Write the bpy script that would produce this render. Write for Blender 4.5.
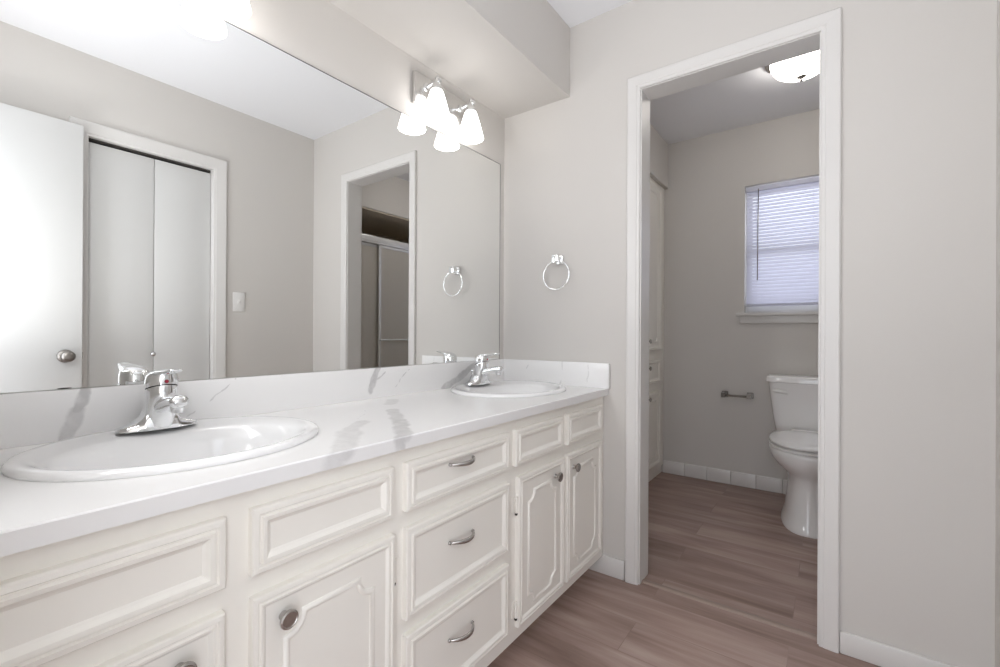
import bpy, bmesh, math, random
from mathutils import Vector, Matrix
from math import sin, cos, pi, sqrt

S = bpy.context.scene
COL = S.collection
for o in list(bpy.data.objects):
    bpy.data.objects.remove(o, do_unlink=True)

# ------------------------------------------------------------------ camera
cam_d = bpy.data.cameras.new('camera')
cam = bpy.data.objects.new('camera', cam_d)
COL.objects.link(cam)
cam_d.sensor_width = 36
cam_d.lens = 452.75 * 36 / 1000
cam_d.clip_start = 0.01
Rv = Vector((0.80860708, 0.58832518, 0.00529796))
Uv = Vector((-0.00326608, -0.00451604, 0.99998447))
Fv = Vector((-0.58833997, 0.80861182, 0.00173018))
m = Matrix.Identity(4)
for i in range(3):
    m[i][0], m[i][1], m[i][2] = Rv[i], Uv[i], -Fv[i]
m.translation = (1.32415, 0.0, 1.02749)
cam.matrix_world = m
S.camera = cam

# ------------------------------------------------------------------ world, lights, exposure
w = bpy.data.worlds.new('daylight')
S.world = w
w.use_nodes = True
bg = w.node_tree.nodes['Background']
bg.inputs[0].default_value = (0.84, 0.90, 1.0, 1)
bg.inputs[1].default_value = 2.8
S.view_settings.view_transform = 'Standard'
S.view_settings.look = 'None'
S.view_settings.gamma = 1
S.view_settings.use_curve_mapping = False
S.view_settings.exposure = 0.1
try:
    S.cycles.max_bounces = 12
    S.cycles.diffuse_bounces = 6
    S.cycles.glossy_bounces = 6
    S.cycles.transmission_bounces = 8
    S.cycles.sample_clamp_indirect = 6
    S.cycles.caustics_reflective = False
    S.cycles.caustics_refractive = False
    S.cycles.use_denoising = True
except Exception:
    pass


def area(name, loc, target, size, energy, color=(1, 1, 1), size_y=None):
    d = bpy.data.lights.new(name, 'AREA')
    d.energy = energy
    d.color = color
    d.size = size
    if size_y:
        d.shape = 'RECTANGLE'
        d.size_y = size_y
    o = bpy.data.objects.new(name, d)
    COL.objects.link(o)
    o.location = loc
    o.rotation_euler = (Vector(target) - Vector(loc)).to_track_quat('-Z', 'Y').to_euler()
    return o


# unseen fill lamps added around the camera to even out the brightness
fl = area('bounce_fill', (0.98, -0.01, 0.82), (1.05, 0.42, 2.43), 0.5, 10.8, (0.98, 0.985, 1.0))  # added fill, aimed up to bounce off the ceiling
fl.data.spread = math.radians(140)
area('room_fill', (0.35, -0.01, 1.6), (1.5, 1.55, 1.75), 0.3, 10.5, (0.98, 0.985, 1.0), 0.8)  # added fill, aimed across the room from above the counter
area('doorway_fill', (1.29, -0.20, 1.0), (1.15, 1.8, 0.9), 0.6, 4.0, (0.97, 0.985, 1.0), 1.9)  # added fill lamp in the entry doorway, standing in for daylight
SHADE_E = 5.0
DOME_E = 12

# ------------------------------------------------------------------ constants (metres, from the photograph)
W = 1.703          # right wall
YB = 1.850        # back wall face
YT = 1.955        # toilet-room face of the back wall
Y2 = 3.474        # far wall
CZ = 2.425        # ceiling
CZ2 = 2.455       # ceiling of the toilet room
XT = 0.344        # left wall of the toilet room
XS = 1.88         # shower front
XE = 2.62         # shower back wall
ZC = 0.798        # counter top
ZB = 0.905        # backsplash top
Z0, Z1 = 0.0, 2.04

# ------------------------------------------------------------------ materials
def mat(name, col, rough=0.5, metal=0.0, bump=0.0, bscale=200, spec=0.5, coat=0.0):
    m = bpy.data.materials.new(name)
    m.use_nodes = True
    nt = m.node_tree
    b = nt.nodes['Principled BSDF']
    b.inputs['Base Color'].default_value = (*col, 1)
    b.inputs['Roughness'].default_value = rough
    b.inputs['Metallic'].default_value = metal
    b.inputs['Specular IOR Level'].default_value = spec
    b.inputs['Coat Weight'].default_value = coat
    tc = nt.nodes.new('ShaderNodeTexCoord')
    n = nt.nodes.new('ShaderNodeTexNoise')
    n.inputs['Scale'].default_value = bscale
    n.inputs['Detail'].default_value = 3
    nt.links.new(tc.outputs['Object'], n.inputs['Vector'])
    if bump > 0:
        bp = nt.nodes.new('ShaderNodeBump')
        bp.inputs['Strength'].default_value = bump
        bp.inputs['Distance'].default_value = 0.002
        nt.links.new(n.outputs['Fac'], bp.inputs['Height'])
        nt.links.new(bp.outputs['Normal'], b.inputs['Normal'])
    else:
        # faint unevenness of the surface gloss
        mr = nt.nodes.new('ShaderNodeMapRange')
        mr.inputs['To Min'].default_value = max(0.0, rough - 0.015)
        mr.inputs['To Max'].default_value = min(1.0, rough + 0.015)
        nt.links.new(n.outputs['Fac'], mr.inputs['Value'])
        nt.links.new(mr.outputs['Result'], b.inputs['Roughness'])
    return m


M = {}
M['wall'] = mat('greige wall paint', (0.66, 0.636, 0.606), 0.65, bump=0.12, bscale=260, spec=0.3)
M['ceil'] = mat('white ceiling paint', (0.86, 0.87, 0.895), 0.8, bump=0.15, bscale=180, spec=0.2)
M['trim'] = mat('white trim paint', (0.735, 0.72, 0.70), 0.38)
M['cab'] = mat('white cabinet paint', (0.90, 0.872, 0.815), 0.40)
M['door'] = mat('white door paint', (0.68, 0.68, 0.67), 0.45)
M['chrome'] = mat('chrome', (0.86, 0.87, 0.88), 0.07, 1.0)
M['plate'] = mat('brushed nickel', (0.74, 0.73, 0.72), 0.22, 1.0)
M['nickel'] = mat('satin nickel', (0.50, 0.48, 0.46), 0.25, 1.0)
M['dark'] = mat('dark metal', (0.05, 0.045, 0.04), 0.5, 0.3)
M['ceramic'] = mat('white porcelain', (0.90, 0.90, 0.90), 0.10, coat=0.3)
M['toilet'] = mat('toilet porcelain', (0.88, 0.87, 0.86), 0.12, coat=0.3)
M['plastic'] = mat('white plastic', (0.82, 0.81, 0.79), 0.35)
M['slat'] = mat('blind slat vinyl', (0.82, 0.82, 0.86), 0.5)
_nt = M['slat'].node_tree
_tl = _nt.nodes.new('ShaderNodeBsdfTranslucent')
_tl.inputs['Color'].default_value = (0.80, 0.80, 0.88, 1)
_ms = _nt.nodes.new('ShaderNodeMixShader')
_ms.inputs[0].default_value = 0.45
_nt.links.new(_nt.nodes['Principled BSDF'].outputs[0], _ms.inputs[1])
_nt.links.new(_tl.outputs[0], _ms.inputs[2])
_nt.links.new(_ms.outputs[0], _nt.nodes['Material Output'].inputs[0])
M['tile'] = mat('white wall tile', (0.78, 0.76, 0.74), 0.2)
M['tan'] = mat('tan shower tile', (0.70, 0.62, 0.50), 0.35)
M['tub'] = mat('white bathtub enamel', (0.80, 0.79, 0.77), 0.2)
M['alu'] = mat('shower frame aluminium', (0.78, 0.78, 0.77), 0.35, 0.35)
M['edge'] = mat('mirror edge', (0.10, 0.10, 0.10), 0.4)
M['knob'] = mat('aged nickel', (0.30, 0.28, 0.26), 0.28, 1.0)
M['red'] = mat('red dot', (0.45, 0.02, 0.05), 0.4)
M['strip'] = mat('threshold strip', (0.34, 0.26, 0.22), 0.45)

# mirror
mm = bpy.data.materials.new('mirror silver')
mm.use_nodes = True
b = mm.node_tree.nodes['Principled BSDF']
b.inputs['Base Color'].default_value = (0.965, 0.975, 0.965, 1)
b.inputs['Metallic'].default_value = 1
b.inputs['Roughness'].default_value = 0.0
M['mirror'] = mm


def emis(name, col, strength, base=(0.9, 0.9, 0.9)):
    m = bpy.data.materials.new(name)
    m.use_nodes = True
    b = m.node_tree.nodes['Principled BSDF']
    b.inputs['Base Color'].default_value = (*base, 1)
    b.inputs['Roughness'].default_value = 0.3
    b.inputs['Emission Color'].default_value = (*col, 1)
    b.inputs['Emission Strength'].default_value = strength
    return m


M['shade'] = emis('lit frosted glass shade', (1.0, 0.975, 0.95), SHADE_E)
M['dome'] = emis('lit frosted glass dome', (1.0, 0.95, 0.89), DOME_E)

# clear window glass
g = bpy.data.materials.new('window glass')
g.use_nodes = True
nt = g.node_tree
for n in list(nt.nodes):
    nt.nodes.remove(n)
out = nt.nodes.new('ShaderNodeOutputMaterial')
tr = nt.nodes.new('ShaderNodeBsdfTransparent')
gl = nt.nodes.new('ShaderNodeBsdfGlossy')
gl.inputs['Roughness'].default_value = 0.02
mx = nt.nodes.new('ShaderNodeMixShader')
mx.inputs[0].default_value = 0.06
nt.links.new(tr.outputs[0], mx.inputs[1])
nt.links.new(gl.outputs[0], mx.inputs[2])
nt.links.new(mx.outputs[0], out.inputs[0])
M['glass'] = g

# obscure (frosted) shower glass
g = bpy.data.materials.new('obscure shower glass')
g.use_nodes = True
nt = g.node_tree
b = nt.nodes['Principled BSDF']
b.inputs['Base Color'].default_value = (0.78, 0.74, 0.67, 1)
b.inputs['Roughness'].default_value = 0.42
b.inputs['Transmission Weight'].default_value = 0.3
b.inputs['IOR'].default_value = 1.25
tc = nt.nodes.new('ShaderNodeTexCoord')
v = nt.nodes.new('ShaderNodeTexVoronoi')
v.inputs['Scale'].default_value = 90
bp = nt.nodes.new('ShaderNodeBump')
bp.inputs['Strength'].default_value = 0.3
bp.inputs['Distance'].default_value = 0.002
nt.links.new(tc.outputs['Object'], v.inputs['Vector'])
nt.links.new(v.outputs['Distance'], bp.inputs['Height'])
nt.links.new(bp.outputs['Normal'], b.inputs['Normal'])
M['obscure'] = g


# wood-look vinyl plank floor: planks run along x
def floor_mat():
    m = bpy.data.materials.new('brown vinyl plank')
    m.use_nodes = True
    nt = m.node_tree
    N, L = nt.nodes, nt.links
    b = N['Principled BSDF']
    tc = N.new('ShaderNodeTexCoord')
    br = N.new('ShaderNodeTexBrick')
    br.offset = 0.37
    br.inputs['Color1'].default_value = (0, 0, 0, 1)
    br.inputs['Color2'].default_value = (1, 1, 1, 1)
    br.inputs['Mortar'].default_value = (0.5, 0.5, 0.5, 1)
    br.inputs['Scale'].default_value = 1
    br.inputs['Mortar Size'].default_value = 0.0012
    br.inputs['Mortar Smooth'].default_value = 0.2
    br.inputs['Brick Width'].default_value = 1.22
    br.inputs['Row Height'].default_value = 0.178
    L.new(tc.outputs['Object'], br.inputs['Vector'])
    # shift the grain per plank
    off = N.new('ShaderNodeVectorMath')
    off.operation = 'MULTIPLY_ADD'
    L.new(br.outputs['Color'], off.inputs[0])
    off.inputs[1].default_value = (3.7, 9.1, 5.3)
    L.new(tc.outputs['Object'], off.inputs[2])
    mp = N.new('ShaderNodeMapping')
    mp.inputs['Scale'].default_value = (0.9, 6.5, 1)
    L.new(off.outputs[0], mp.inputs[0])
    n1 = N.new('ShaderNodeTexNoise')
    n1.inputs['Scale'].default_value = 1.6
    n1.inputs['Detail'].default_value = 5
    n1.inputs['Roughness'].default_value = 0.55
    n1.inputs['Distortion'].default_value = 0.4
    L.new(mp.outputs[0], n1.inputs['Vector'])
    mp2 = N.new('ShaderNodeMapping')
    mp2.inputs['Scale'].default_value = (4, 90, 1)
    L.new(off.outputs[0], mp2.inputs[0])
    n2 = N.new('ShaderNodeTexNoise')
    n2.inputs['Scale'].default_value = 1.5
    n2.inputs['Detail'].default_value = 4
    L.new(mp2.outputs[0], n2.inputs['Vector'])
    cr = N.new('ShaderNodeValToRGB')
    e = cr.color_ramp.elements
    e[0].position = 0.30
    e[0].color = (0.235, 0.158, 0.133, 1)
    e[1].position = 0.74
    e[1].color = (0.50, 0.395, 0.352, 1)
    k = e.new(0.52)
    k.color = (0.375, 0.268, 0.232, 1)
    L.new(n1.outputs['Fac'], cr.inputs[0])
    mx = N.new('ShaderNodeMixRGB')
    mx.blend_type = 'OVERLAY'
    mx.inputs[0].default_value = 0.13
    L.new(cr.outputs[0], mx.inputs[1])
    L.new(n2.outputs['Fac'], mx.inputs[2])
    pl = N.new('ShaderNodeMapRange')
    pl.inputs['To Min'].default_value = 0.93
    pl.inputs['To Max'].default_value = 1.07
    L.new(br.outputs['Color'], pl.inputs['Value'])
    mu = N.new('ShaderNodeVectorMath')
    mu.operation = 'SCALE'
    L.new(mx.outputs[0], mu.inputs[0])
    L.new(pl.outputs[0], mu.inputs['Scale'])
    seam = N.new('ShaderNodeMixRGB')
    seam.blend_type = 'MULTIPLY'
    seam.inputs[2].default_value = (0.8, 0.79, 0.79, 1)
    L.new(br.outputs['Fac'], seam.inputs[0])
    L.new(mu.outputs[0], seam.inputs[1])
    L.new(seam.outputs[0], b.inputs['Base Color'])
    b.inputs['Roughness'].default_value = 0.42
    b.inputs['Specular IOR Level'].default_value = 0.35
    bp = N.new('ShaderNodeBump')
    bp.inputs['Strength'].default_value = 0.12
    bp.inputs['Distance'].default_value = 0.001
    L.new(n2.outputs['Fac'], bp.inputs['Height'])
    L.new(bp.outputs['Normal'], b.inputs['Normal'])
    return m


M['floor'] = floor_mat()


# white quartz with the grey veins of the photograph (each vein is a wandering line in the slab)
def quartz_mat():
    m = bpy.data.materials.new('white veined quartz')
    m.use_nodes = True
    nt = m.node_tree
    N, L = nt.nodes, nt.links
    b = N['Principled BSDF']
    tc = N.new('ShaderNodeTexCoord')
    nz = N.new('ShaderNodeTexNoise')
    nz.inputs['Scale'].default_value = 14
    nz.inputs['Detail'].default_value = 4
    L.new(tc.outputs['Object'], nz.inputs['Vector'])
    wob = N.new('ShaderNodeVectorMath')
    wob.operation = 'MULTIPLY_ADD'
    sb = N.new('ShaderNodeVectorMath')
    sb.operation = 'SUBTRACT'
    sb.inputs[1].default_value = (0.5, 0.5, 0.5)
    L.new(nz.outputs['Color'], sb.inputs[0])
    L.new(sb.outputs[0], wob.inputs[0])
    wob.inputs[1].default_value = (0.035, 0.035, 0.03)
    L.new(tc.outputs['Object'], wob.inputs[2])
    P = wob.outputs[0]

    def vm(op, a, b_=None):
        n = N.new('ShaderNodeVectorMath')
        n.operation = op
        for i, x in enumerate((a, b_)):
            if x is None:
                continue
            if isinstance(x, (tuple, Vector)):
                n.inputs[i].default_value = tuple(x)
            else:
                L.new(x, n.inputs[i])
        return n

    def ma(op, a, b_=None, clamp=False):
        n = N.new('ShaderNodeMath')
        n.operation = op
        n.use_clamp = clamp
        for i, x in enumerate((a, b_)):
            if x is None:
                continue
            if isinstance(x, (int, float)):
                n.inputs[i].default_value = x
            else:
                L.new(x, n.inputs[i])
        return n.outputs[0]

    def seg(A, B, width, strength):
        A, B = Vector(A), Vector(B)
        d = B - A
        ap = vm('SUBTRACT', P, A).outputs[0]
        dt = vm('DOT_PRODUCT', ap, d / d.length_squared).outputs['Value']
        t = ma('MULTIPLY', dt, 1.0, True)
        sc = N.new('ShaderNodeVectorMath')
        sc.operation = 'SCALE'
        sc.inputs[0].default_value = tuple(d)
        L.new(t, sc.inputs['Scale'])
        dist = vm('LENGTH', vm('SUBTRACT', ap, sc.outputs[0]).outputs[0]).outputs['Value']
        mr = N.new('ShaderNodeMapRange')
        mr.inputs['From Min'].default_value = width * 0.75
        mr.inputs['From Max'].default_value = width * 1.15
        mr.inputs['To Min'].default_value = strength
        mr.inputs['To Max'].default_value = 0
        L.new(dist, mr.inputs['Value'])
        return mr.outputs[0]

    bs = 0.02
    segs = [
        # backsplash
        ((bs, .262, .905), (bs, .252, .86), .010, .75), ((bs, .252, .86), (bs, .238, .80), .013, .6),
        ((bs, .575, .905), (bs, .46, .815), .0022, .55),
        ((bs, 1.050, .908), (bs, 1.022, .825), .011, .75), ((bs, 1.085, .886), (bs, 1.045, .866), .003, .5),
        ((bs, 1.205, .888), (bs, 1.095, .808), .0022, .6),
        ((bs, 1.70, .915), (bs, 1.58, .880), .016, .65), ((bs, 1.58, .880), (bs, 1.39, .795), .014, .65),
        # counter top
        ((.34, .745, ZC), (.42, .65, ZC), .020, .42), ((.42, .65, ZC), (.58, .515, ZC), .026, .42),
        ((.30, .76, ZC), (.21, .86, ZC), .003, .3),
        ((.10, 1.05, ZC), (.16, .99, ZC), .022, .35),
        ((.26, .915, ZC), (.40, .815, ZC), .020, .5), ((.40, .815, ZC), (.57, .68, ZC), .021, .62),
        ((.565, .685, ZC), (.565, .68, ZC - .04), .018, .6), ((.57, .52, ZC), (.57, .515, ZC - .04), .026, .35),
        # side splash
        ((.135, 1.83, .842), (.18, 1.83, .91), .003, .45), ((.345, 1.83, .905), (.333, 1.83, .80), .004, .35),
        ((.473, 1.83, .905), (.466, 1.83, .80), .003, .35),
        ((.22, 1.78, ZC), (.30, 1.70, ZC), .003, .2),
    ]
    acc = None
    for s_ in segs:
        o_ = seg(*s_)
        acc = o_ if acc is None else ma('MAXIMUM', acc, o_)
    n2 = N.new('ShaderNodeTexNoise')
    n2.inputs['Scale'].default_value = 40
    n2.inputs['Detail'].default_value = 3
    L.new(tc.outputs['Object'], n2.inputs['Vector'])
    mr = N.new('ShaderNodeMapRange')
    mr.inputs['From Min'].default_value = .3
    mr.inputs['From Max'].default_value = .65
    mr.inputs['To Min'].default_value = .55
    mr.inputs['To Max'].default_value = 1
    L.new(n2.outputs['Fac'], mr.inputs['Value'])
    fac = ma('MULTIPLY', acc, mr.outputs[0])
    mix = N.new('ShaderNodeMixRGB')
    mix.inputs[1].default_value = (0.885, 0.88, 0.875, 1)
    mix.inputs[2].default_value = (0.46, 0.45, 0.45, 1)
    L.new(fac, mix.inputs[0])
    L.new(mix.outputs[0], b.inputs['Base Color'])
    b.inputs['Roughness'].default_value = 0.26
    return m


M['quartz'] = quartz_mat()


# ------------------------------------------------------------------ mesh helpers
def obj(name, bm, material, parent=None, smooth=False, kind=None, angle=None):
    bmesh.ops.recalc_face_normals(bm, faces=bm.faces)
    me = bpy.data.meshes.new(name)
    bm.to_mesh(me)
    bm.free()
    me.materials.append(material)
    if smooth:
        for p in me.polygons:
            p.use_smooth = True
        if angle is not None:
            try:
                me.set_sharp_from_angle(angle=angle)
            except Exception:
                pass
    o = bpy.data.objects.new(name, me)
    COL.objects.link(o)
    if parent is not None:
        o.parent = parent
        o.matrix_parent_inverse = parent.matrix_world.inverted()
    if kind:
        o['kind'] = kind
    return o


def tag(o, label, cat, group=None):
    o['label'] = label
    o['category'] = cat
    if group:
        o['group'] = group
    return o


def thing(name, label, cat, loc, group=None):
    o = bpy.data.objects.new(name, None)
    COL.objects.link(o)
    o.location = loc
    o.empty_display_size = 0.05
    o.matrix_world = Matrix.Translation(loc)
    return tag(o, label, cat, group)


def bx(bm, x0, x1, y0, y1, z0, z1, bev=0.0, seg=2):
    vs = [bm.verts.new((x, y, z)) for x in (x0, x1) for y in (y0, y1) for z in (z0, z1)]
    q = [(0, 1, 3, 2), (4, 6, 7, 5), (0, 4, 5, 1), (2, 3, 7, 6), (0, 2, 6, 4), (1, 5, 7, 3)]
    fs = [bm.faces.new([vs[i] for i in f]) for f in q]
    if bev > 0:
        es = list({e for f in fs for e in f.edges})
        bmesh.ops.bevel(bm, geom=es, offset=bev, segments=seg, affect='EDGES', profile=0.5)
    return bm


def box(name, x0, x1, y0, y1, z0, z1, material, parent=None, bev=0.0, kind=None, smooth=False):
    bm = bmesh.new()
    bx(bm, x0, x1, y0, y1, z0, z1, bev)
    return obj(name, bm, material, parent, smooth=bev > 0, kind=kind, angle=math.radians(50))


def loft(bm, rings, cap0=True, cap1=True, closed=True):
    R = [[bm.verts.new(p) for p in r] for r in rings]
    n = len(R[0])
    for a, b_ in zip(R, R[1:]):
        for i in range(n if closed else n - 1):
            j = (i + 1) % n
            bm.faces.new((a[i], a[j], b_[j], b_[i]))
    if cap0 and closed:
        bm.faces.new(list(reversed(R[0])))
    if cap1 and closed:
        bm.faces.new(R[-1])
    return bm


def ell(cx, cy, z, a, b_, n=40, p=2.0):
    """super-ellipse ring in the xy plane"""
    r = []
    for i in range(n):
        t = 2 * pi * i / n
        c, s = cos(t), sin(t)
        r.append((cx + a * math.copysign(abs(c) ** (2 / p), c), cy + b_ * math.copysign(abs(s) ** (2 / p), s), z))
    return r


def lathe(bm, prof, centre, axis='z', n=32, cap0=True, cap1=True):
    """prof: (radius, distance along the axis)"""
    c = Vector(centre)
    ax = {'x': Vector((1, 0, 0)), '-x': Vector((-1, 0, 0)), 'y': Vector((0, 1, 0)), '-y': Vector((0, -1, 0)),
          'z': Vector((0, 0, 1)), '-z': Vector((0, 0, -1))}.get(axis) if isinstance(axis, str) else Vector(axis).normalized()
    u = ax.orthogonal().normalized()
    v = ax.cross(u)
    rings = [[c + ax * d + (u * cos(2 * pi * i / n) + v * sin(2 * pi * i / n)) * max(r, 1e-5) for i in range(n)] for r, d in prof]
    return loft(bm, rings, cap0, cap1)


def tube(bm, pts, rad, n=12, closed=False, caps=True, flat=None):
    """round tube through points; rad is one radius or a list; flat = (axis vector, factor) squashes the section"""
    P = [Vector(p) for p in pts]
    N_ = len(P)
    rad = rad if isinstance(rad, (list, tuple)) else [rad] * N_
    T = []
    for i in range(N_):
        if closed:
            d = P[(i + 1) % N_] - P[i - 1]
        else:
            d = P[min(i + 1, N_ - 1)] - P[max(i - 1, 0)]
        T.append(d.normalized())
    u = T[0].orthogonal().normalized()
    rings = []
    for i in range(N_):
        u = (u - T[i] * u.dot(T[i])).normalized()
        v = T[i].cross(u)
        ring = []
        for k in range(n):
            o_ = (u * cos(2 * pi * k / n) + v * sin(2 * pi * k / n)) * rad[i]
            if flat:
                a = Vector(flat[0]).normalized()
                o_ -= a * o_.dot(a) * (1 - flat[1])
            ring.append(P[i] + o_)
        rings.append(ring)
    if closed:
        R = [[bm.verts.new(p) for p in r] for r in rings]
        # match the twist at the seam
        best = min(range(n), key=lambda s: sum((R[-1][i].co - R[0][(i + s) % n].co).length for i in range(n)))
        for a in range(N_):
            A, B = R[a], R[(a + 1) % N_]
            s = best if a == N_ - 1 else 0
            for i in range(n):
                bm.faces.new((A[i], A[(i + 1) % n], B[(i + 1 + s) % n], B[(i + s) % n]))
        return bm
    return loft(bm, rings, caps, caps)


def quad(bm, pts):
    return bm.faces.new([bm.verts.new(p) for p in pts])


# ------------------------------------------------------------------ the room
def wall_with_holes(name, axis, at0, at1, lo, hi, z0, z1, holes, material):
    """a wall slab; axis 'y' = slab between y=at0..at1 spanning lo..hi in x; holes are (a, b, za, zb)"""
    bm = bmesh.new()
    xs = sorted({lo, hi, *[h[0] for h in holes], *[h[1] for h in holes]})
    zs = sorted({z0, z1, *[h[2] for h in holes], *[h[3] for h in holes]})
    for a, b_ in zip(xs, xs[1:]):
        for c, d in zip(zs, zs[1:]):
            if any(h[0] <= a and b_ <= h[1] and h[2] <= c and d <= h[3] for h in holes):
                continue
            if axis == 'y':
                bx(bm, a, b_, at0, at1, c, d)
            else:
                bx(bm, at0, at1, a, b_, c, d)
    bmesh.ops.remove_doubles(bm, verts=bm.verts, dist=1e-5)
    # drop the inner faces shared by neighbouring blocks
    seen = {}
    for f in bm.faces:
        seen.setdefault(frozenset(v.index for v in f.verts) if False else tuple(round(k, 4) for k in f.calc_center_median()), []).append(f)
    dead = [f for fs in seen.values() if len(fs) > 1 for f in fs]
    bmesh.ops.delete(bm, geom=dead, context='FACES')
    return obj(name, bm, material, kind='structure')


box('floor', -0.12, 2.75, -1.6, 3.6, -0.06, 0.0, M['floor'], kind='structure')
box('ceiling', -0.12, 1.82, -0.13, 1.90, CZ, CZ + 0.12, M['ceil'], kind='structure')
box('ceiling_toilet_room', 0.1, 2.74, 1.90, 3.6, CZ2, CZ2 + 0.09, M['ceil'], kind='structure')
box('wall_left', -0.12, 0.0, -0.13, 1.955, 0, CZ, M['wall'], kind='structure')
DX0, DX1 = 0.696, 1.2945
wall_with_holes('wall_back', 'y', YB, YT, 0.0, 2.74, 0.0, CZ, [(DX0 - .012, DX1 + .012, 0.0, Z1 + .012)], M['wall'])
CY0, CY1, CZT = 0.618, 1.190, 2.015
wall_with_holes('wall_right', 'x', W, W + 0.11, -0.13, YB, 0.0, CZ, [(CY0 - .01, CY1 + .01, 0.0, CZT + .01)], M['wall'])
EX0, EX1 = 0.98, 1.60
wall_with_holes('wall_near', 'y', -0.14, -0.03, 0.0, W, 0.0, CZ, [(EX0, EX1, 0.0, 2.04)], M['wall'])
WX0, WX1, WZ0, WZ1 = 0.855, 1.625, 1.182, 2.044
wall_with_holes('wall_far', 'y', Y2, Y2 + 0.12, 0.1, 2.74, 0.0, CZ2, [(WX0, WX1, WZ0, WZ1)], M['wall'])
# toilet-room left wall around the built-in linen cabinet
LY0, LY1, LZ1 = 2.56, Y2, 2.125
wall_with_holes('wall_toilet_room', 'x', 0.10, XT, YT, Y2, 0.0, CZ2, [(LY0, LY1, 0.0, LZ1)], M['wall'])
# soffits
box('wall_soffit', 0.0, 0.3635, -0.03, YB, 2.1105, CZ, M['wall'], kind='structure')
box('wall_shower_soffit', XS, XE, YT, Y2, 2.105, CZ2, M['wall'], kind='structure')
box('wall_shower', XE, XE + 0.1, YT, Y2, 0.0, 2.2, M['tan'], kind='structure')
for nm, a, b_ in (('wall_shower_tile', YT, YT + .008), ('wall_shower_tile', Y2 - .008, Y2)):
    box(nm, XS + .02, XE, a, b_, 0.0, 2.105, M['tan'], kind='structure')
box('ceiling_shower', XS + .012, XE, YT + .008, Y2 - .008, 2.092, 2.105, M['tan'], kind='structure')
# closet behind the bifold doors
bm = bmesh.new()
bx(bm, W + .11, W + .60, CY0 - .15, CY0 - .12, 0, CZ)
bx(bm, W + .11, W + .14, CY0 - .12, CY0 - .012, 0, CZ)
bx(bm, W + .57, W + .60, CY0 - .12, CY1 + .12, 0, CZ)
bx(bm, W + .11, W + .60, CY1 + .12, CY1 + .15, 0, CZ)
bx(bm, W + .11, W + .60, CY0 - .15, CY1 + .15, CZ, CZ + .03)
obj('wall_closet', bm, M['wall'], kind='structure')

# baseboards
def baseboard(name, x0, x1, y0, y1, h, axis, sgn):
    """axis = the run; a plain board with an eased top and a shoe line"""
    bm = bmesh.new()
    bx(bm, x0, x1, y0, y1, 0.0, h, 0.004, 2)
    return obj(name, bm, M['trim'], kind='structure', smooth=True, angle=math.radians(40))


baseboard('baseboard_back', 0.45, 0.634, YB - .013, YB, .082, 'x', 1)
baseboard('baseboard_back_right', 1.354, W, YB - .013, YB, .071, 'x', 1)
baseboard('baseboard_right', W - .013, W, 1.268, YB - .013, .071, 'y', 1)
# white tile skirting in the toilet room
def tiles(name, run, lo, hi, step, start, f):
    bm = bmesh.new()
    a = start
    while a < hi:
        b_ = min(a + step, hi)
        a2 = max(a, lo)
        if b_ - a2 > .01:
            f(bm, a2 + .0012, b_ - .0012)
        a += step
    return obj(name, bm, M['tile'], kind='structure', smooth=True, angle=math.radians(40))


tiles('baseboard_far', 'x', XT - .036, XS, .1525, XT + .02 - .045, lambda bm, a, b_: bx(bm, a, b_, Y2 - .011, Y2, 0.0, .093, .003, 2))
tiles('baseboard_toilet_room', 'y', YT, LY0, .1525, YT, lambda bm, a, b_: bx(bm, XT, XT + .011, a, b_, 0.0, .093, .003, 2))


# door casings: three mitred boards with a stepped profile
def casing(name, lo, hi, top, wdt, place, material, parent=None, kind='structure', both=False):
    """place(a, z, d) maps (along wall, up, out of wall) to the world; lo..hi, top = opening"""
    prof = [(0.0, 0.0), (0.0, .009), (.003, .011), (.012, .0115), (.014, .0135), (wdt - .012, .0165), (wdt - .004, .0165), (wdt, .013), (wdt, 0.0)]
    bm = bmesh.new()
    def ring(ins, d):
        return [place(lo - ins, 0.0, d), place(lo - ins, top + ins, d), place(hi + ins, top + ins, d), place(hi + ins, 0.0, d)]
    R = [[bm.verts.new(p) for p in ring(i, d)] for i, d in prof]
    for a, b_ in zip(R, R[1:]):
        for k in range(3):
            bm.faces.new((a[k], a[k + 1], b_[k + 1], b_[k]))
    return obj(name, bm, material, parent, kind=kind)


casing('trim_1', .6915, 1.2990, 2.043, .054, lambda a, z, d: (a, YB - d, z), M['trim'])
casing('trim_2', .6915, 1.2990, 2.043, .054, lambda a, z, d: (a, YT + d, z), M['trim'])
bm = bmesh.new()   # jamb lining of the doorway
bx(bm, DX0 - .012, DX0, YB - .001, YT + .001, 0, Z1 + .012)
bx(bm, DX1, DX1 + .012, YB - .001, YT + .001, 0, Z1 + .012)
bx(bm, DX0, DX1, YB - .001, YT + .001, Z1, Z1 + .012)
obj('trim_3', bm, M['trim'], kind='structure')
# threshold strip
bm = bmesh.new()
rings = []
for x in (DX0, DX1):
    rings.append([(x, 1.885 + .016 * cos(t) , .0055 * sin(t)) for t in [pi * i / 8 for i in range(9)]])
loft(bm, rings)
obj('trim_4', bm, M['strip'], kind='structure', smooth=True, angle=1.0)
casing('trim_5', CY0, CY1, 2.012, .072, lambda a, z, d: (W - d, a, z), M['trim'])
bm = bmesh.new()   # closet jamb lining
bx(bm, W - .001, W + .11, CY0 - .01, CY0, 0, CZT + .01)
bx(bm, W - .001, W + .11, CY1, CY1 + .01, 0, CZT + .01)
bx(bm, W - .001, W + .11, CY0, CY1, CZT, CZT + .01)
obj('trim_6', bm, M['trim'], kind='structure')
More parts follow.
